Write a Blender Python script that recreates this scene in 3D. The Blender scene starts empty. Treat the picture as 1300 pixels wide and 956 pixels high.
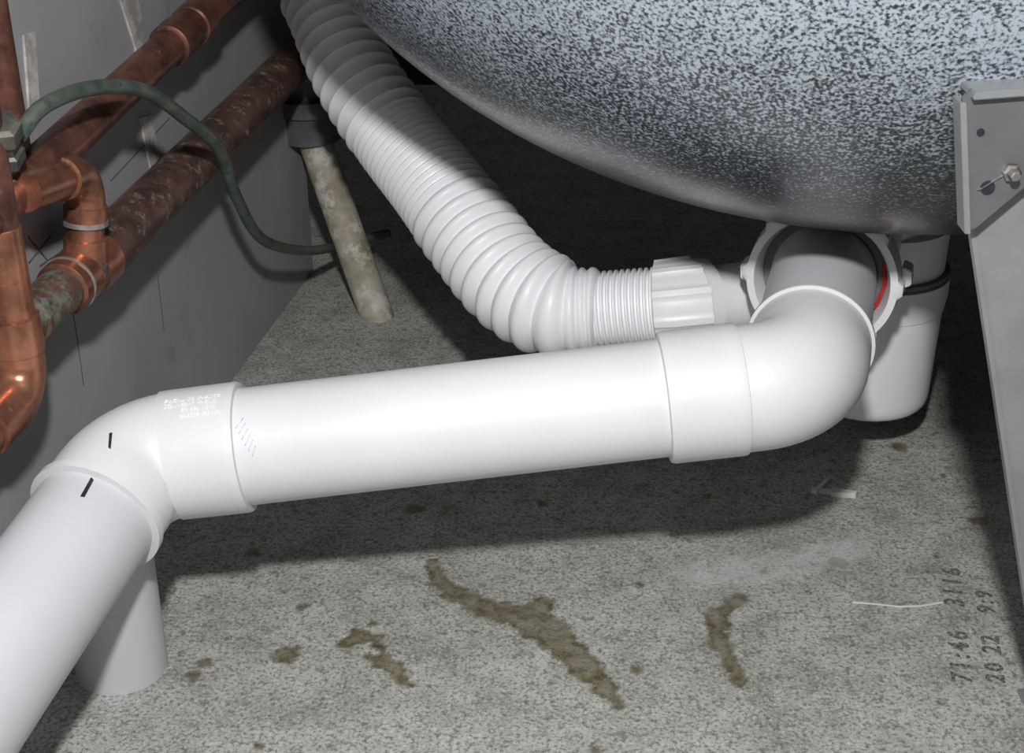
import bpy, bmesh, math, random, bisect
from mathutils import Vector, Matrix, noise
random.seed(4)
# world units: metres.  Coordinate strings are in 0.1 mm.
def W(s,z=None):
    r=[]
    for q in s.split('|'):
        v=[float(c)/10000 for c in q.split(',')]
        if len(v)==2: v.append(z or 0.0)
        r.append(Vector(v))
    return r
K={}
K['waste']=W('-2430,3100,550|-1715,5585,1130|1310,5690,1475|1625,6830,1500|1660,6970,1500')
K['hose']=W('-1500,9650,4300|-1400,9620,3300|-1302,9478,2516|-1186,9260,2309|-1000,8888,2025|-733,8524,1752|-467,8190,1535|-220,7855,1318|5,7550,1158|250,7349,1092|489,7298,1101')
K['tail']=W('423,7314,1089|966,7222,1173|1950,7590,1150')
K['A']=W('-2253,5323,2268|-2163,5876,2323|-1797,8127,2538|-1611,9272,2636')
K['B']=W('-2168,5660,1749|-2150,5829,1749|-2063,6367,1748|-1551,9517,1868|-1477,9978,1892')
K['C']=W('-2098,5784,2338|-2003,6367,2243|-2051,6320,1760')
K['F']=W('-2064,5746,2605|-1998,5907,2682|-1884,6235,2670|-1767,6651,2547|-1675,7029,2303|-1614,7528,1967|-1616,7885,1564|-1578,8429,1078|-1449,9529,565|-1225,10298,335|-947,10306,397')

# ---------- materials ----------
def mat(name):
    m=bpy.data.materials.new(name); m.use_nodes=True
    nt=m.node_tree; b=nt.nodes['Principled BSDF']
    return m,nt,b
def N(nt,t,**kw):
    n=nt.nodes.new(t)
    for k,v in kw.items(): setattr(n,k,v)
    return n
def ramp(nt,src,stops):
    r=nt.nodes.new('ShaderNodeValToRGB'); e=r.color_ramp.elements
    while len(e)<len(stops): e.new(.5)
    for i,(p,c) in enumerate(stops):
        e[i].position=p; e[i].color=(c[0],c[1],c[2],1) if hasattr(c,'__len__') else (c,c,c,1)
    nt.links.new(src,r.inputs['Fac']); return r.outputs['Color']
def mix(nt,f,a,b):
    m=nt.nodes.new('ShaderNodeMix'); m.data_type='RGBA'
    for s,v in ((0,f),(6,a),(7,b)):
        if isinstance(v,(float,int)): m.inputs[s].default_value=v
        elif isinstance(v,tuple): m.inputs[s].default_value=(v[0],v[1],v[2],1)
        else: nt.links.new(v,m.inputs[s])
    return m.outputs[2]
def ma(nt,op,a,bb):
    n=N(nt,'ShaderNodeMath',operation=op)
    for i,v in enumerate((a,bb)):
        if isinstance(v,float): n.inputs[i].default_value=v
        else: nt.links.new(v,n.inputs[i])
    return n.outputs[0]
def coord(nt): return nt.nodes.new('ShaderNodeTexCoord').outputs['Object']
def noi(nt,scale,detail=4,rough=.5,co=None):
    n=N(nt,'ShaderNodeTexNoise'); n.inputs['Scale'].default_value=scale; n.inputs['Detail'].default_value=detail; n.inputs['Roughness'].default_value=rough
    nt.links.new(co if co else coord(nt),n.inputs['Vector']); return n.outputs['Fac']
def bump(nt,b,h,strength=.3,dist=.001):
    n=N(nt,'ShaderNodeBump'); n.inputs['Strength'].default_value=strength; n.inputs['Distance'].default_value=dist
    nt.links.new(h,n.inputs['Height']); nt.links.new(n.outputs['Normal'],b.inputs['Normal'])
def two(name,c1,c2,scale=20,rough=.4,metal=0,lo=.4,hi=.65,bs=0,detail=6):
    m,nt,b=mat(name); f=noi(nt,scale,detail,.6)
    c=ramp(nt,f,[(lo,c1),(hi,c2)]); nt.links.new(c,b.inputs['Base Color'])
    b.inputs['Roughness'].default_value=rough; b.inputs['Metallic'].default_value=metal
    if bs: bump(nt,b,f,bs)
    return m
M_pvc=two('white_pvc',(.73,.735,.75),(.69,.695,.71),15,.44)
M_pvc2=two('grey_white_pvc',(.60,.61,.635),(.56,.57,.59),12,.42)
M_hose=two('hose_plastic',(.86,.87,.89),(.82,.83,.855),20,.4)
M_trap=two('trap_plastic',(.78,.785,.80),(.74,.745,.76),20,.38)
M_gasket=two('grey_rubber',(.16,.165,.18),(.12,.12,.13),60,.5)
M_red=two('red_seal',(.7,.02,.02),(.5,.01,.01),60,.4)
M_black=two('black_ink',(.01,.01,.02),(.03,.03,.04),300,.6)
M_pencil=two('pencil_line',(.05,.05,.055),(.12,.12,.125),300,.6)
M_blue=two('blue_ink',(.25,.27,.42),(.55,.57,.66),300,.6)
M_emb=two('embossed_letters',(.92,.92,.92),(.85,.85,.86),300,.3)
M_rust=two('dull_steel_bolt',(.10,.09,.085),(.30,.29,.27),200,.5,.6)
M_greycup=two('grey_socket_plastic',(.07,.07,.08),(.14,.14,.155),30,.5)
M_white=two('offcut_plastic',(.7,.7,.68),(.55,.55,.52),60,.5)
def copper(name,new,old,green,glo,ghi,scale=60,rough=.38,met=.6):
    m,nt,b=mat(name)
    f=noi(nt,scale,6,.65); f2=noi(nt,scale*2.2,8,.7)
    c=ramp(nt,f,[(.38,new),(.62,old)])
    g=ramp(nt,f2,[(glo,0.0),(ghi,1.0)])
    c2=mix(nt,g,c,green); nt.links.new(c2,b.inputs['Base Color'])
    inv=ramp(nt,g,[(0,met),(1,.0)]); nt.links.new(inv,b.inputs['Metallic'])
    b.inputs['Roughness'].default_value=rough; bump(nt,b,f2,.25,.0006); return m
M_cuA=copper('aged_copper',(.29,.125,.088),(.11,.048,.038),(.26,.22,.19),.60,.70,50,.36)
M_cuB=copper('patina_copper',(.20,.105,.08),(.09,.055,.046),(.24,.22,.19),.54,.66,70,.45,.45)
M_cuG=copper('green_copper',(.20,.11,.075),(.10,.065,.05),(.15,.18,.145),.46,.58,60,.5,.4)
M_cuN=copper('new_copper',(.52,.225,.14),(.25,.105,.065),(.26,.24,.20),.62,.74,45,.27,.7)
M_sold=two('solder',(.5,.48,.45),(.3,.28,.26),200,.4,.6)
M_brass=two('dull_brass',(.09,.09,.085),(.20,.18,.15),80,.5,.5)
M_cable=copper('green_cable',(.055,.065,.055),(.12,.13,.11),(.035,.08,.06),.5,.60,60,.45,0)
M_old=copper('dirty_old_pipe',(.42,.40,.33),(.26,.21,.13),(.55,.54,.49),.50,.60,30,.6,0)
def galv(name,k,met):
    m,nt,b=mat(name); f=noi(nt,25,6,.6); f2=noi(nt,400,2)
    c=ramp(nt,f,[(.35,(.34*k,.35*k,.36*k)),(.65,(.44*k,.455*k,.465*k))]); nt.links.new(c,b.inputs['Base Color'])
    b.inputs['Metallic'].default_value=met; b.inputs['Roughness'].default_value=.45; bump(nt,b,f2,.1,.0003); return m
M_galv=galv('galvanised_steel',.8,.4); M_galv2=galv('galvanised_bracket_steel',.55,.6)
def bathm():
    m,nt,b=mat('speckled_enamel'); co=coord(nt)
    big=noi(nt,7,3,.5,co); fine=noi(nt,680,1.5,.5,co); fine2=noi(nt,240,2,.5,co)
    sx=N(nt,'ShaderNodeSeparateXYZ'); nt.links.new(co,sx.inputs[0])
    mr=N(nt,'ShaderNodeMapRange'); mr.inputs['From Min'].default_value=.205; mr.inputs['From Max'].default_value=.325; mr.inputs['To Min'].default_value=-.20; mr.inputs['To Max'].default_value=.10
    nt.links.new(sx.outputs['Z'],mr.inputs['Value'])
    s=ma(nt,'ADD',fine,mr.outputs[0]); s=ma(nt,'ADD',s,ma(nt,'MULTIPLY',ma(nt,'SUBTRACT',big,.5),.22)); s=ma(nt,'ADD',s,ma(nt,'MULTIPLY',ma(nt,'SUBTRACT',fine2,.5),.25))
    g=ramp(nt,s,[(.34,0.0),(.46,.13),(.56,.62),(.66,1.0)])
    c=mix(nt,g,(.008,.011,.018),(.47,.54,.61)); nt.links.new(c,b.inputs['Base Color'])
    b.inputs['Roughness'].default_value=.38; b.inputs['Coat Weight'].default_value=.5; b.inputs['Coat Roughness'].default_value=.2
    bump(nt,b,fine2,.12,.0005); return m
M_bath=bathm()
M_enam=two('white_enamel',(.8,.8,.8),(.78,.78,.78),5,.15)
def floorm():
    m,nt,b=mat('concrete'); co=coord(nt)
    f=noi(nt,14,8,.65,co); f2=noi(nt,170,5,.75,co); f3=noi(nt,520,3,.7,co); f4=noi(nt,45,6,.7,co)
    c=ramp(nt,f,[(.3,(.29,.29,.265)),(.7,(.47,.47,.44))])
    c=mix(nt,ramp(nt,f4,[(.45,.0),(.65,.6)]),c,(.56,.56,.53))
    c=mix(nt,ramp(nt,f4,[(.32,.6),(.45,.0)]),c,(.22,.215,.18))
    c=mix(nt,ramp(nt,f2,[(.52,0.0),(.62,.8)]),c,(.18,.172,.13))
    c=mix(nt,ramp(nt,f3,[(.52,0.0),(.62,.75)]),c,(.11,.10,.08))
    c=mix(nt,ramp(nt,f3,[(.33,.7),(.44,.0)]),c,(.66,.66,.63))
    at=N(nt,'ShaderNodeVertexColor',layer_name='stain'); sp=N(nt,'ShaderNodeSeparateColor'); nt.links.new(at.outputs['Color'],sp.inputs[0])
    wet=ramp(nt,f2,[(.36,(.22,.195,.12)),(.60,(.085,.075,.036))])
    c=mix(nt,sp.outputs[0],c,wet)
    c=mix(nt,sp.outputs[1],c,(.56,.57,.58))
    c=mix(nt,sp.outputs[2],c,(.27,.27,.25))
    nt.links.new(c,b.inputs['Base Color'])
    r=ramp(nt,sp.outputs[0],[(0,.85),(1,.4)]); nt.links.new(r,b.inputs['Roughness'])
    bump(nt,b,f2,.6,.0014); return m
M_floor=floorm()
def wallm():
    m,nt,b=mat('grey_board'); co=coord(nt)
    f=noi(nt,7,5,.6,co); f2=noi(nt,40,6,.7,co)
    c=ramp(nt,f,[(.3,(.29,.29,.305)),(.7,(.38,.38,.395))])
    c=mix(nt,ramp(nt,f2,[(.60,0.0),(.72,.45)]),c,(.19,.19,.19))
    nt.links.new(c,b.inputs['Base Color']); b.inputs['Roughness'].default_value=.6; bump(nt,b,f2,.12,.0008); return m
M_wall=wallm()
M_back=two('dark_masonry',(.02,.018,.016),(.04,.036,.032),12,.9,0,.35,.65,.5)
M_plast=two('plaster_residue',(.55,.52,.48),(.32,.31,.30),70,.8,0,.42,.56,.3)

# ---------- geometry helpers ----------
def obj(name,bm_or_me,m=None,parent=None,smooth=35):
    if isinstance(bm_or_me,bmesh.types.BMesh):
        me=bpy.data.meshes.new(name); bmesh.ops.recalc_face_normals(bm_or_me,faces=bm_or_me.faces); bm_or_me.to_mesh(me); bm_or_me.free()
    else: me=bm_or_me
    o=bpy.data.objects.new(name,me); bpy.context.collection.objects.link(o)
    if m: me.materials.append(m)
    if smooth:
        for p in me.polygons: p.use_smooth=True
        me.set_sharp_from_angle(angle=math.radians(smooth))
    if parent: o.parent=parent
    return o
def empty(name):
    o=bpy.data.objects.new(name,None); o.empty_display_size=.02; bpy.context.collection.objects.link(o); return o
class Path:
    def __init__(s,pts,marks=()):
        pts=[Vector(p) for p in pts]
        s.cum=[0.0]; s.p=[pts[0]]; idx={0:0}
        for i in range(1,len(pts)):
            L=(pts[i]-s.p[-1]).length
            if L>1e-7: s.cum.append(s.cum[-1]+L); s.p.append(pts[i])
            idx[i]=len(s.p)-1
        s.m=[s.cum[idx[k]] for k in marks]; s.L=s.cum[-1]
    def at(s,x):
        x=max(0,min(s.L,x))
        i=min(max(bisect.bisect_right(s.cum,x)-1,0),len(s.p)-2)
        t=(x-s.cum[i])/(s.cum[i+1]-s.cum[i]); return s.p[i].lerp(s.p[i+1],t)
    def tan(s,x):
        e=.0012; return (s.at(min(x+e,s.L))-s.at(max(x-e,0))).normalized()
def fillet(cs,R,n=14):
    cs=[Vector(c) for c in cs]; pts=[cs[0]]; marks=[]
    if not hasattr(R,'__len__'): R=[R]*(len(cs)-2)
    for i in range(1,len(cs)-1):
        a=(cs[i-1]-cs[i]).normalized(); b=(cs[i+1]-cs[i]).normalized()
        ang=a.angle(b); r=R[i-1]
        if math.pi-ang<.02 or r<=0: pts.append(cs[i]); marks.append(len(pts)-1); continue
        t=r/math.tan(ang/2); t=min(t,.49*(cs[i-1]-cs[i]).length,.49*(cs[i+1]-cs[i]).length); r=t*math.tan(ang/2)
        bis=(a+b).normalized(); c=cs[i]+bis*(r/math.sin(ang/2))
        p0=cs[i]+a*t-c; p1=cs[i]+b*t-c
        tot=p0.angle(p1); ax=p0.cross(p1).normalized()
        for k in range(n+1): pts.append(c+Matrix.Rotation(tot*k/n,3,ax)@p0)
        marks.append(len(pts)-1-n//2)
    pts.append(cs[-1]); return Path(pts,marks)
def catmull(cs,n=14):
    cs=[Vector(c) for c in cs]; e=[2*cs[0]-cs[1]]+cs+[2*cs[-1]-cs[-2]]; pts=[]
    for i in range(1,len(e)-2):
        p0,p1,p2,p3=e[i-1:i+3]
        for k in range(n):
            t=k/n; pts.append(.5*((2*p1)+(p2-p0)*t+(2*p0-5*p1+4*p2-p3)*t*t+(3*p1-p0-3*p2+p3)*t**3))
    pts.append(cs[-1]); return Path(pts)
def sweep(path,prof,ds=.006,seg=56,name='x',m=None,parent=None,smooth=35,caps=True,rib=None):
    S=[]
    for i in range(len(prof)-1):
        (s0,r0),(s1,r1)=prof[i],prof[i+1]
        n=max(1,int(abs(s1-s0)/ds))
        for k in range(n): S.append((s0+(s1-s0)*k/n,r0+(r1-r0)*k/n))
    S.append(prof[-1])
    bm=bmesh.new(); rings=[]; T0=path.tan(S[0][0]); up=Vector((0,0,1)) if abs(T0.z)<.9 else Vector((1,0,0))
    X=T0.cross(up).normalized(); Tp=T0
    for (s,r) in S:
        c=path.at(s); T=path.tan(s)
        ax=Tp.cross(T)
        if ax.length>1e-8: X=Matrix.Rotation(Tp.angle(T),3,ax.normalized())@X
        X=(X-T*X.dot(T)).normalized(); Y=T.cross(X); Tp=T
        rg=[]
        for k in range(seg):
            a=2*math.pi*k/seg; rr=r
            if rib and r>rib[2]: rr=r-(rib[1] if math.cos(rib[0]*a)<rib[3] else 0)
            rg.append(bm.verts.new(c+(X*math.cos(a)+Y*math.sin(a))*rr))
        rings.append(rg)
    for a,b in zip(rings,rings[1:]):
        for k in range(seg): bm.faces.new((a[k],a[(k+1)%seg],b[(k+1)%seg],b[k]))
    if caps is True:
        bm.faces.new(rings[0][::-1]); bm.faces.new(rings[-1])
    elif caps=='loop':
        a,b=rings[-1],rings[0]
        for k in range(seg): bm.faces.new((a[k],a[(k+1)%seg],b[(k+1)%seg],b[k]))
    return obj(name,bm,m,parent,smooth)
def line(a,b): return Path([a,b])
def tubeP(name,path,r,m,parent,s0=0,s1=None,**kw):
    s1=path.L if s1 is None else s1
    return sweep(path,[(s0,r),(s1,r)],name=name,m=m,parent=parent,**kw)
def prism(name,poly,nrm,th,m,parent,bev=0,smooth=30):
    bm=bmesh.new(); nrm=Vector(nrm).normalized()*th
    a=[bm.verts.new(Vector(p)) for p in poly]; b=[bm.verts.new(Vector(p)+nrm) for p in poly]
    bm.faces.new(a); bm.faces.new(b[::-1]); n=len(a)
    for i in range(n): bm.faces.new((a[i],b[i],b[(i+1)%n],a[(i+1)%n]))
    if bev: bmesh.ops.bevel(bm,geom=bm.edges[:],offset=bev,segments=2,affect='EDGES')
    return obj(name,bm,m,parent,smooth)
def stroke(name,pl,r,m,parent,seg=6):
    p=Path(pl); return sweep(p,[(0,r),(p.L,r)],ds=.01,seg=seg,name=name,m=m,parent=parent)

# ---------- floor ----------
def wseg(s,radii):
    p=W(s); return [(a,b,radii[i],radii[i+1]) for i,(a,b) in enumerate(zip(p,p[1:]))]
stains=wseg('-446,6424|-395,6255|-268,6098|-102,5975|41,5941|198,5777|310,5588|417,5425|500,5230',[.003,.0055,.007,.007,.010,.011,.0085,.007,.003])
stains+=wseg('40,5928|172,6043',[.009,.0065])
stains+=wseg('-833,5694|-773,5770|-679,5732|-630,5619',[.003,.005,.0045,.003])
stains+=wseg('-698,5588|-575,5497|-500,5390',[.002,.004,.003])
stains+=wseg('1188,6091|1078,5975|1028,5809|1066,5588|1094,5400',[.0035,.006,.0055,.0045,.003])
spots=list(zip(W('-1119,5606|-569,6951|-1428,6500|2664,6834|-703,5874|2427,7663|-1496,5545|-1523,5449|-1090,6009|1764,6409|612,5485|183,7003|1730,7743|1765,5681'),[.006,.005,.005,.0045,.003,.005,.0035,.0035,.0028,.005,.003,.003,.003,.003]))
for i in range(24):
    spots.append((Vector((random.uniform(-.2,.3),random.uniform(.46,.8),0)),random.uniform(.0006,.0016)))
def segs(s): p=W(s); return [(a,b,0,0) for a,b in zip(p,p[1:])]
def dist(p,sg):
    best=9
    for a,b,r0,r1 in sg:
        ab=b-a; t=max(0,min(1,(p-a).dot(ab)/max(ab.length_squared,1e-12))); best=min(best,(p-a-ab*t).length-(r0+(r1-r0)*t))
    return best
def build_floor():
    st=.0016
    xs=[-.9,-.6,-.4]+[-.26+st*i for i in range(int(.66/st))]+[.45,.7,1.2,1.9]
    ys=[-.5,0,.3,.42]+[.46+st*i for i in range(int(.36/st))]+[.9,1.0,1.2,1.5,1.8]
    bm=bmesh.new(); g=[[bm.verts.new((x,y,0)) for x in xs] for y in ys]
    for j in range(len(ys)-1):
        for i in range(len(xs)-1): bm.faces.new((g[j][i],g[j][i+1],g[j+1][i+1],g[j+1][i]))
    me=bpy.data.meshes.new('floor'); bm.to_mesh(me); bm.free()
    ca=me.color_attributes.new('stain','FLOAT_COLOR','POINT')
    sm=segs('1015,6306|1446,6350|1846,6531'); sw=segs('1050,6250|1650,6520')
    def ss(e0,e1,x):
        t=max(0,min(1,(x-e0)/(e1-e0))); return t*t*(3-2*t)
    for i,v in enumerate(me.vertices):
        p=v.co.copy()
        if not(-.26<p.x<.4 and .44<p.y<.84): ca.data[i].color=(0,0,0,1); continue
        n1=noise.noise(p*80)*.0035+noise.noise(p*230)*.003
        dd=dist(p,stains)+n1
        w=(1-ss(-.0012,.0012,dd))*(.78+.3*noise.noise(p*110)+.2*(1-ss(0,.004,abs(dd+.001))))
        for c,r in spots:
            if abs(p.x-c.x)<.015 and abs(p.y-c.y)<.015:
                w=max(w,.85*(1-ss(r-.001,r+.001,(p-c).length+n1)))
        smv=(1-ss(.006,.018,dist(p,sm)+n1*2))*.6*(.7+.6*noise.noise(p*120))
        wt=(1-ss(.012,.035,dist(p,sw)+n1))*.3
        ca.data[i].color=(max(0,min(1,w)),max(0,smv),max(0,wt-smv),1)
    return obj('floor',me,M_floor,None,0)
floor=build_floor()
M_stamp=two('faded_ink',(.055,.055,.055),(.30,.30,.28),700,.8,0,.42,.68)
def text(name,body,a,b,size,shift):
    rz=math.atan2(b.y-a.y,b.x-a.x)
    cu=bpy.data.curves.new(name,'FONT'); cu.body=body; cu.size=size; cu.extrude=.00005; cu.space_character=1.35; cu.offset=.0003
    o=bpy.data.objects.new(name,cu); bpy.context.collection.objects.link(o); o.location=(a.x+shift,a.y,.0003); o.rotation_euler=(0,0,rz); cu.materials.append(M_stamp); o.parent=floor
a,b=W('2199,5390|2458,6593')
text('printed_stamp_1','71:46   3116',a,b,.0140,.001)
text('printed_stamp_2','20 22   9:9',a,b,.0125,.0165)
# ---------- walls ----------
WX0,WY0,WS=-0.242,0.54,0.1624
def wx(y): return WX0+(y-WY0)*WS
wn=Vector((1,-WS,0)).normalized()
wl=prism('wall_left',[(wx(-.4),-.4,0),(wx(1.05),1.05,0),(wx(1.05),1.05,1.1),(wx(-.4),-.4,1.1)],-wn,.018,M_wall,None,0,0)
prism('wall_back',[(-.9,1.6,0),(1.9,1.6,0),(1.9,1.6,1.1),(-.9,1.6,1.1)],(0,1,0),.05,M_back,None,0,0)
prism('wall_right',[(1.9,-.5,0),(1.9,1.65,0),(1.9,1.65,1.1),(1.9,-.5,1.1)],(1,0,0),.05,M_back,None,0,0)
prism('wall_far_left',[(-.9,-.5,0),(-.9,1.65,0),(-.9,1.65,1.1),(-.9,-.5,1.1)],(-1,0,0),.05,M_back,None,0,0)
for i,s in enumerate(('-2243,6492,2845|-2225,6598,2837|-2235,6540,2517|-2253,6430,2474','-2073,7537,2821|-2038,7751,2776|-2022,7850,2453|-2018,7873,2225|-2044,7715,2224|-2052,7667,2499','-2060,7617,2119|-2036,7767,2097|-2030,7803,1831|-2050,7679,1803')):
    prism('plaster_strip_%d'%(i+1),W(s),wn,.0012,M_plast,wl,0,0)
for i,s in enumerate(('-2282,6251,1956|-2253,6431,1729','-2248,6461,1874|-2287,6218,1834','-2272,6313,1778|-2206,6720,1747','-2232,6560,1530|-2230,6568,1271|-2232,6558,1003','-2132,7175,1908|-1993,8030,1995','-2092,7418,1677|-1978,8124,1677','-2061,7611,1180|-2062,7605,829')):
    stroke('pencil_mark_%d'%(i+1),W(s),.0005 if i<3 else .00035,M_pencil,wl)

# ---------- waste pipe ----------
wp=empty('pvc_waste_pipe')
pw=fillet(K['waste'],[.028,.028,0]); sl,sr=pw.m[0],pw.m[1]
r0=.0268
tubeP('lower_pipe',pw,.0272,M_pvc2,wp,0,sl-.03)
sweep(pw,[(sl-.036,.0272),(sl-.0358,.0305),(sl-.0318,.0305),(sl-.031,.0288),(sl+.014,.0288),(sl+.0143,.0297),(sl+.047,.0300),(sl+.0483,.0295),(sl+.0485,.0268)],name='elbow_left',m=M_pvc,parent=wp,ds=.003)
tubeP('main_pipe',pw,r0,M_pvc,wp,sl+.046,sr-.05)
sweep(pw,[(sr-.0605,.0268),(sr-.060,.0296),(sr-.058,.0301),(sr-.027,.0303),(sr-.0255,.0300),(sr-.0252,.0290),(sr+.036,.0286),(sr+.0362,.0302),(sr+.0395,.0302),(sr+.041,.0295),(sr+.0412,.0268)],name='elbow_right',m=M_pvc,parent=wp,ds=.003)
tubeP('rear_pipe',pw,.0272,M_pvc2,wp,sr+.038,pw.L)
def on_surf(path,s,ang,r):
    T=path.tan(s); X=T.cross(Vector((0,0,1))).normalized(); Y=X.cross(T).normalized()
    return path.at(s)+(X*math.sin(ang)+Y*math.cos(ang))*r
def surfstroke(name,path,pts,r,rad,m): stroke(name,[on_surf(path,s,a,r) for s,a in pts],rad,m,wp)
surfstroke('marker_line_1',pw,[(sl-.020,.22),(sl-.015,.30),(sl-.011,.12)],.0286,.0009,M_black)
surfstroke('marker_line_2',pw,[(sl-.048,.30),(sl-.041,.22),(sl-.0375,.26)],.0270,.0010,M_black)
for i in range(6):
    surfstroke('blue_smudge_%d'%i,pw,[(sl+.050+.0012*i,.75+.1*i),(sl+.0535+.0009*i,.58+.1*i)],.0266,.0003,M_blue)
def wraptext(name,body,path,s0,ang0,size,r,m,parent):
    cu=bpy.data.curves.new(name,'FONT'); cu.body=body; cu.size=size; cu.extrude=.0002; cu.resolution_u=2
    o=bpy.data.objects.new(name+'_tmp',cu); bpy.context.collection.objects.link(o)
    bpy.context.view_layer.update()
    me=bpy.data.meshes.new_from_object(o.evaluated_get(bpy.context.evaluated_depsgraph_get()))
    bpy.data.objects.remove(o)
    for v in me.vertices: v.co=on_surf(path,s0+v.co.x,ang0-v.co.y/r,r+v.co.z)
    me.materials.clear()
    return obj(name,me,m,parent,0)
for i,t in enumerate(('PVC-U 50 WASTE','SOLVENT WELD','BS EN 1329','MADE IN UK')):
    wraptext('embossed_text_%d'%i,t,pw,sl+.018+(.008 if i>1 else 0),.18+.115*i,.0033,.0299,M_emb,wp)
# ---------- standpipe ----------
spn=empty('white_standpipe')
tubeP('riser',line((-.190,.552,0),(-.190,.552,.090)),.0218,M_pvc2,spn)
# ---------- trap ----------
tr=empty('bath_trap')
TX,TY=.2145,.768
ax=line((TX,TY,.03),(TX,TY,.30))
def Z(z): return z-.03
sweep(ax,[(Z(.036),.015),(Z(.036),.032),(Z(.0368),.0353),(Z(.039),.0373),(Z(.043),.0383),(Z(.100),.0391),(Z(.1003),.0398),(Z(.108),.0405),(Z(.1083),.0408),(Z(.120),.0408),(Z(.1205),.037),(Z(.150),.037),(Z(.1502),.030),(Z(.166),.030)],name='cup',m=M_trap,parent=tr,ds=.004)
sweep(ax,[(Z(.1215),.0400),(Z(.1225),.0402),(Z(.124),.0402),(Z(.1245),.036)],name='grey_ring',m=M_gasket,parent=tr)
ax2=line((.197,.778,.13),(.197,.778,.20))
sweep(ax2,[(0,.028),(.002,.044),(.010,.048),(.033,.049),(.040,.049)],name='waste_body',m=M_trap,parent=tr)
Nn=Vector((.1625,.683,.1505)); Nd=(Vector((.203,TY,.146))-K['waste'][2]).normalized()
axn=Path([Nn-Nd*.02,Nn+Nd*.09])
sweep(axn,[(.012,.0350),(.012,.0388),(.0135,.0412),(.024,.0416),(.031,.0408),(.032,.037),(.032,.032),(.020,.0325)],name='outlet_nut',m=M_trap,parent=tr,seg=96,caps='loop',rib=(8,.0022,.0398,.55))
sweep(axn,[(.024,.0272),(.024,.0330),(.029,.0330),(.029,.0272)],name='outlet_gasket',m=M_gasket,parent=tr,caps='loop')
X=Nd.cross(Vector((0,0,1))).normalized(); Y=X.cross(Nd)
arc=[Nn+Nd*.003+(X*math.cos(t)+Y*math.sin(t))*.0312 for t in [math.radians(-45+65*k/16) for k in range(17)]]
stroke('red_seal',arc,.0009,M_red,tr,10)
sweep(axn,[(.031,.031),(.033,.034),(.060,.033),(.10,.033)],name='outlet_tube',m=M_trap,parent=tr)
for k in range(4):
    a=k*math.pi/2+.1
    c=Nn+Nd*.002+(X*math.cos(a)+Y*math.sin(a))*.0424; R=(X*math.cos(a)+Y*math.sin(a)); Tt=Nd.cross(R)
    prism('nut_lug_%d'%k,[c+R*.0018+Tt*.004,c+R*.0018-Tt*.004,c-R*.003-Tt*.006,c-R*.003+Tt*.006],Nd,.012,M_trap,tr,.0006)
# ---------- overflow hose ----------
hs=empty('overflow_hose')
ph=catmull(K['hose'],16); L=ph.L
vis0=.19/L
prof=[]; s=0
V=((0,0),(.14,.25),(.36,.9),(.43,1),(.50,1),(.58,.88),(.84,.18))
U=((0,0),(.15,.45),(.32,.88),(.45,1),(.55,1),(.68,.88),(.85,.45))
while s<L-.001:
    t=s/L; f=max(0,(t-vis0)/(1-vis0))
    if f<.36: pc,am,sh=.0112,.0066,V
    elif f<.60: pc,am,sh=.0052,.0026,V
    elif f<.93: pc,am,sh=.0108,.0046,U
    else: pc,am,sh=.0052,.002,U
    rb=.0266+.0034*min(1,f*1.6)-(.0057*min(1,(f-.90)/.06) if f>.90 else 0)
    if f>=.36 and f<.60: rb-=.0008
    for q,k in sh: prof.append((min(s+q*pc,L),rb-am+am*k))
    s+=pc
prof.append((L,.0215))
sweep(ph,prof,ds=.01,seg=64,name='corrugated_tube',m=M_hose,parent=hs,smooth=50)
pt=Path(K['tail']); l1=(K['tail'][1]-K['tail'][0]).length
prof=[]; s=0
while s<l1-.012:
    prof+= [(s,.0200),(s+.0008,.0220),(s+.0018,.0220),(s+.0026,.0200)]; s+=.0034
sweep(pt,prof,ds=.01,name='threaded_end',m=M_hose,parent=hs,smooth=50)
sweep(pt,[(l1-.016,.0225),(l1-.0155,.0258),(l1-.004,.0265),(l1+.004,.0265),(l1+.0045,.0248),(l1+.013,.0240),(l1+.0135,.019),(l1+.02,.019)],name='compression_nut',m=M_trap,parent=hs,seg=96,rib=(10,.0012,.0252,.6))
sweep(pt,[(l1+.01,.0195),(pt.L,.0195)],name='inlet_tube',m=M_trap,parent=tr)

# ---------- bathtub ----------
bt=empty('bathtub')
def bath(name,off,m):
    cx,cy,a,b,zr,c=.20,.77,.388-off,.35-off,.56,.392-off
    LX=.85; bm=bmesh.new(); rings=[]; nz=40; npi=96; pz=2.15
    for j in range(nz+1):
        ph=math.pi/2*(j/nz)
        s=math.cos(ph)**(2/pz) if j<nz else .03
        z=zr-c*math.sin(ph)**(2/pz)
        rg=[]
        for i in range(npi):
            t=2*math.pi*i/npi; ct,st=math.cos(t),math.sin(t)
            rg.append(bm.verts.new((cx+a*s*ct+(LX if ct>0.0001 else (LX/2 if abs(ct)<=.0001 else 0)),cy+b*s*st,z)))
        rings.append(rg)
    for A,B in zip(rings,rings[1:]):
        for k in range(npi): bm.faces.new((A[k],A[(k+1)%npi],B[(k+1)%npi],B[k]))
    bm.faces.new(rings[-1])
    return obj(name,bm,m,bt,60)
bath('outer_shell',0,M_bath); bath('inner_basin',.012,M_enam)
bm=bmesh.new(); npi=96; rr=[]
for (o,z) in ((-.02,.560),(.045,.560),(.05,.555),(.05,.535),(.046,.535),(.046,.553),(0,.553)):
    rg=[]
    for i in range(npi):
        t=2*math.pi*i/npi; ct,st=math.cos(t),math.sin(t)
        rg.append(bm.verts.new((.20+(.388+o)*ct+(.85 if ct>.0001 else (.425 if abs(ct)<=.0001 else 0)),.77+(.35+o)*st,z)))
    rr.append(rg)
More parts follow.
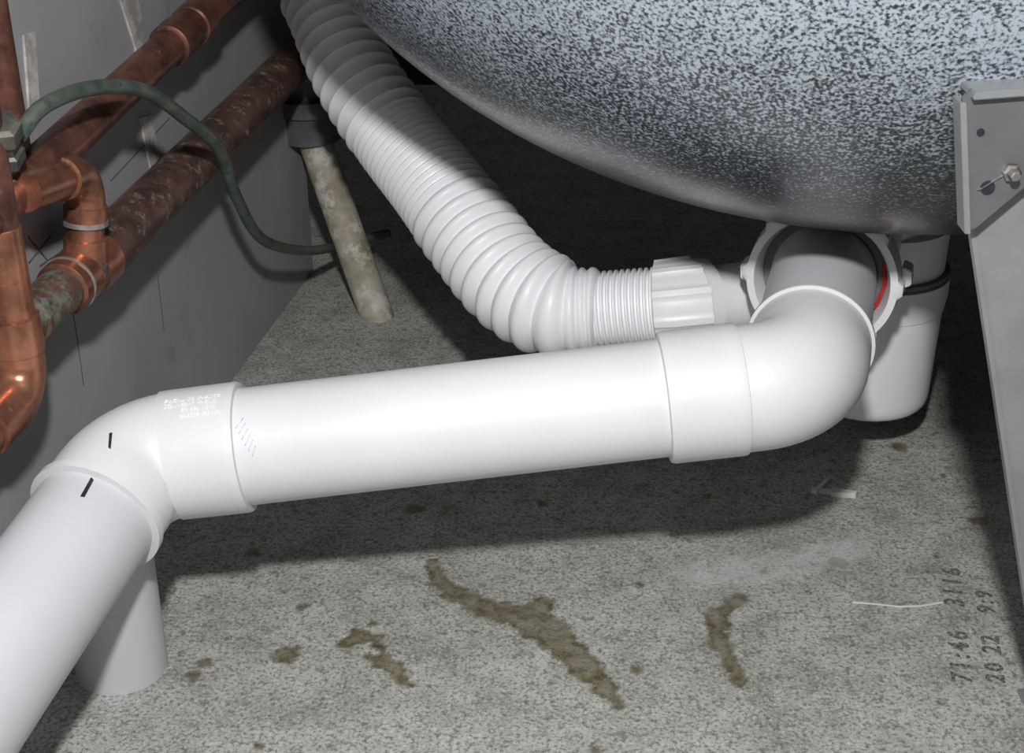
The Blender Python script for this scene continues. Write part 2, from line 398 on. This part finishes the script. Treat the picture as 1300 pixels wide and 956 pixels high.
for A,B in zip(rr,rr[1:]):
    for k in range(npi): bm.faces.new((A[k],A[(k+1)%npi],B[(k+1)%npi],B[k]))
obj('rim',bm,M_enam,bt,40)

# ---------- leg bracket ----------
lg=empty('bathtub_leg')
zt,zb=W('1702,4930,2519|2116,4930,1071')
d=zb-zt; foot=zt+d*(zt.z/(zt.z-zb.z)); foot.z=0
ex=Vector((1,0,0)); ey=Vector((0,1,0))
prism('leg_plate',[zt,foot,foot+ex*.055,Vector((.31,.493,.27)),Vector((.19,.493,.285))],(0,1,0),.0018,M_galv,lg)
prism('leg_edge',[zt-ex*.0012-ey*.001,foot-ex*.0012-ey*.001,foot+ex*.0005-ey*.001,zt+ex*.0005-ey*.001],(0,1,0),.0045,M_galv,lg)
prism('foot_plate',[foot-ex*.002,foot+ex*.055,foot+ex*.055+Vector((0,.04,0)),foot-ex*.002+Vector((0,.04,0))],(0,0,1),.002,M_galv,lg)
up=W('1569,4840,3021|1657,4840,2532|1685,4840,2538|1837,4840,2695|3000,4840,2720|3000,4840,3150|1598,4840,3052')
prism('upper_plate',up,(0,1,0),.0018,M_galv2,lg)
a,b=W('1562,4835,3007|1649,4835,2517')
prism('upper_side_flange',[a,b,b+ex*.0022,a+ex*.0022],(0,1,0),.010,M_galv,lg,.0003)
prism('upper_top_flange',W('1596,4800,3052|1596,4800,3024|2300,4800,3080|2300,4800,3108'),(0,1,0),.022,M_galv,lg,.0004)
b0,b1,h0,h1=W('1780,4840,2755|1745,4838,2713|1650,4838,2900|1706,4838,2695')
bx=Path([b0+Vector((0,.004,0)),b0+Vector((0,-.008,0))])
sweep(bx,[(0,.0034),(.006,.0034),(.0065,.0022),(.010,.0020),(.0105,.0015)],name='bolt',m=M_rust,parent=lg,seg=6,smooth=20)
arc=[b1+Vector((math.cos(t)*.0075,0,math.sin(t)*.0075)) for t in [math.radians(200-150*k/11) for k in range(12)]]
stroke('slot_edge',arc,.0007,M_rust,lg,8)
for i,(q,rr_) in enumerate(((h0,.0014),(h1,.0026))):
    sweep(Path([q+Vector((0,.0002,0)),q-Vector((0,.0003,0))]),[(0,rr_),(.0005,rr_)],name='hole_%d'%i,m=M_black,parent=lg,seg=20)
def leg2(x,y):
    e=empty('bathtub_leg.001')
    prism('leg_plate_b',[(x,y,.002),(x+.05,y,.002),(x+.09,y,.30),(x-.03,y,.30)],(0,1,0),.002,M_galv,e)
    prism('foot_plate_b',[(x,y,0),(x+.05,y,0),(x+.05,y+.04,0),(x,y+.04,0)],(0,0,1),.002,M_galv,e)
leg2(1.05,.493); leg2(1.05,1.045); leg2(.25,1.045)

# ---------- copper ----------
pa=Path(K['A']); ea=empty('copper_pipe')
tubeP('tube',pa,.0096,M_cuA,ea)
sA_=pa.L-(K['A'][3]-K['A'][2]).length
sweep(pa,[(sA_-.045,.0096),(sA_-.044,.0116),(sA_-.03,.0118),(sA_-.029,.0107),(sA_-.012,.0107),(sA_-.011,.0118),(sA_+.006,.0118),(sA_+.007,.0096)],name='coupling',m=M_cuA,parent=ea)
eb=empty('copper_pipe.001'); pb=Path(K['B'])
sb2=(K['B'][1]-K['B'][0]).length; sb3=sb2+(K['B'][2]-K['B'][1]).length
tubeP('tube',pb,.0138,M_cuB,eb,sb3-.01,None)
sweep(pb,[(0,.0085),(.008,.0095),(.0085,.0112),(sb3,.0112)],name='tube_green',m=M_cuG,parent=eb)
sweep(pb,[(sb3-.028,.0112),(sb3-.027,.0130),(sb3-.018,.0136),(sb3-.005,.0136),(sb3+.004,.0146),(sb3+.012,.0146),(sb3+.013,.0138)],name='tee',m=M_cuN,parent=eb)
sweep(pb,[(sb3-.0215,.0120),(sb3-.0212,.0139),(sb3-.0198,.0139),(sb3-.0195,.0120)],name='solder_ring',m=M_sold,parent=eb)
ec=empty('copper_pipe.002'); pc_=fillet(K['C'],.017); sm_=pc_.m[0]
sweep(pc_,[(0,.0085),(sm_-.022,.0085),(sm_-.0215,.0100),(sm_-.014,.0102),(sm_-.0135,.0092),(sm_+.0135,.0092),(sm_+.014,.0102),(sm_+.022,.0100),(sm_+.0225,.0085),(pc_.L-.016,.0085),(pc_.L-.0155,.0103),(pc_.L,.0108)],ds=.002,name='elbow_tube',m=M_cuN,parent=ec)
sweep(pc_,[(sm_+.0205,.0095),(sm_+.021,.0106),(sm_+.023,.0106),(sm_+.0235,.0088)],name='solder_ring_c',m=M_sold,parent=ec)
ed=empty('copper_pipe.003')
xd,yd=-.2180,.563
pd=fillet([(xd,yd,.42),(xd,yd,.146),(xd-.013,yd-.08,.144)],.017); sd=pd.m[0]
sweep(pd,[(0,.0095),(sd-.04,.0095),(pd.L,.0095)],ds=.004,name='tube',m=M_cuA,parent=ed)
sweep(pd,[(sd-.075,.0095),(sd-.0745,.0099),(sd-.034,.0099),(sd-.0335,.0115),(sd-.017,.0117),(sd-.0165,.0110),(sd+.0165,.0110),(sd+.017,.0116),(sd+.034,.0114),(sd+.0345,.0095)],ds=.002,name='elbow',m=M_cuN,parent=ed)
ee=empty('copper_pipe.004')
tubeP('tube',line((-.2205,.606,.245),(-.2205,.606,.5)),.0070,M_cuA,ee)
ev=empty('brass_valve')
a,b=W('-2140,5749,2490|-2085,5613,2752')
sweep(line(a,b),[(0,.006),(.001,.0085),(.007,.0085),(.008,.0068),(.014,.0068),(.0145,.0088),(.022,.0088),(.023,.006)],name='compression_body',m=M_brass,parent=ev,seg=6,smooth=20)
ef=empty('green_cable'); tubeP('sheath',catmull(K['F'],12),.0035,M_cable,ef,seg=20,ds=.004)
eo=empty('old_drain_pipe')
g1,g2,g0=W('-1502,10281,1230|-1516,10263,1855|-1012,9647,0')
tubeP('tube',Path([g0-(g1-g0)*.08,g1]),.0125,M_old,eo)
po2=Path([g1-(g2-g1)*.1,g2])
sweep(po2,[(0,.0155),(.0005,.0225),(.022,.0235),(.0225,.0268),(.034,.0268),(.0345,.018),(po2.L,.018)],name='socket',m=M_greycup,parent=eo)
# ---------- debris ----------
db=W('1882,7124|1770,6036|1882,6022|2018,5995|2165,6009|2237,6036')
de=empty('plastic_offcut'); q=db[0]
for i,(dx,dy,w,l,rot) in enumerate(((0,0,.005,.024,-.25),(-.005,.006,.003,.018,.9),(.006,-.003,.006,.014,-.2))):
    c=q+Vector((dx,dy,0)); d1=Vector((math.cos(rot),math.sin(rot),0))*l/2; d2=Vector((-math.sin(rot),math.cos(rot),0))*w/2
    prism('shred_%d'%i,[c-d1-d2,c+d1-d2*.6,c+d1*1.1+d2*.4,c-d1+d2],(0,0,1),.0015+.001*i,M_white,de,.0002)
stroke('plastic_strip',[p+Vector((0,0,.0006)) for p in db[1:]],.0006,M_white,None)

# ---------- light, world, camera ----------
l=bpy.data.lights.new('camera_flash','POINT'); l.energy=21.5; l.shadow_soft_size=.018; l.color=(1,.99,.985)
o=bpy.data.objects.new('camera_flash',l); bpy.context.collection.objects.link(o); o.location=(0,.03,.64)
w=bpy.data.worlds.new('world'); bpy.context.scene.world=w; w.use_nodes=True
bg=w.node_tree.nodes['Background']; bg.inputs[0].default_value=(.93,.96,1,1); bg.inputs[1].default_value=.11
cd=bpy.data.cameras.new('camera'); cam=bpy.data.objects.new('camera',cd); bpy.context.collection.objects.link(cam)
cam.location=(0,0,.44); cam.rotation_euler=(math.radians(63),0,0); cd.sensor_width=36; cd.lens=49.846; cd.clip_start=.01
bpy.context.scene.camera=cam
bpy.context.scene.view_settings.view_transform='Standard'
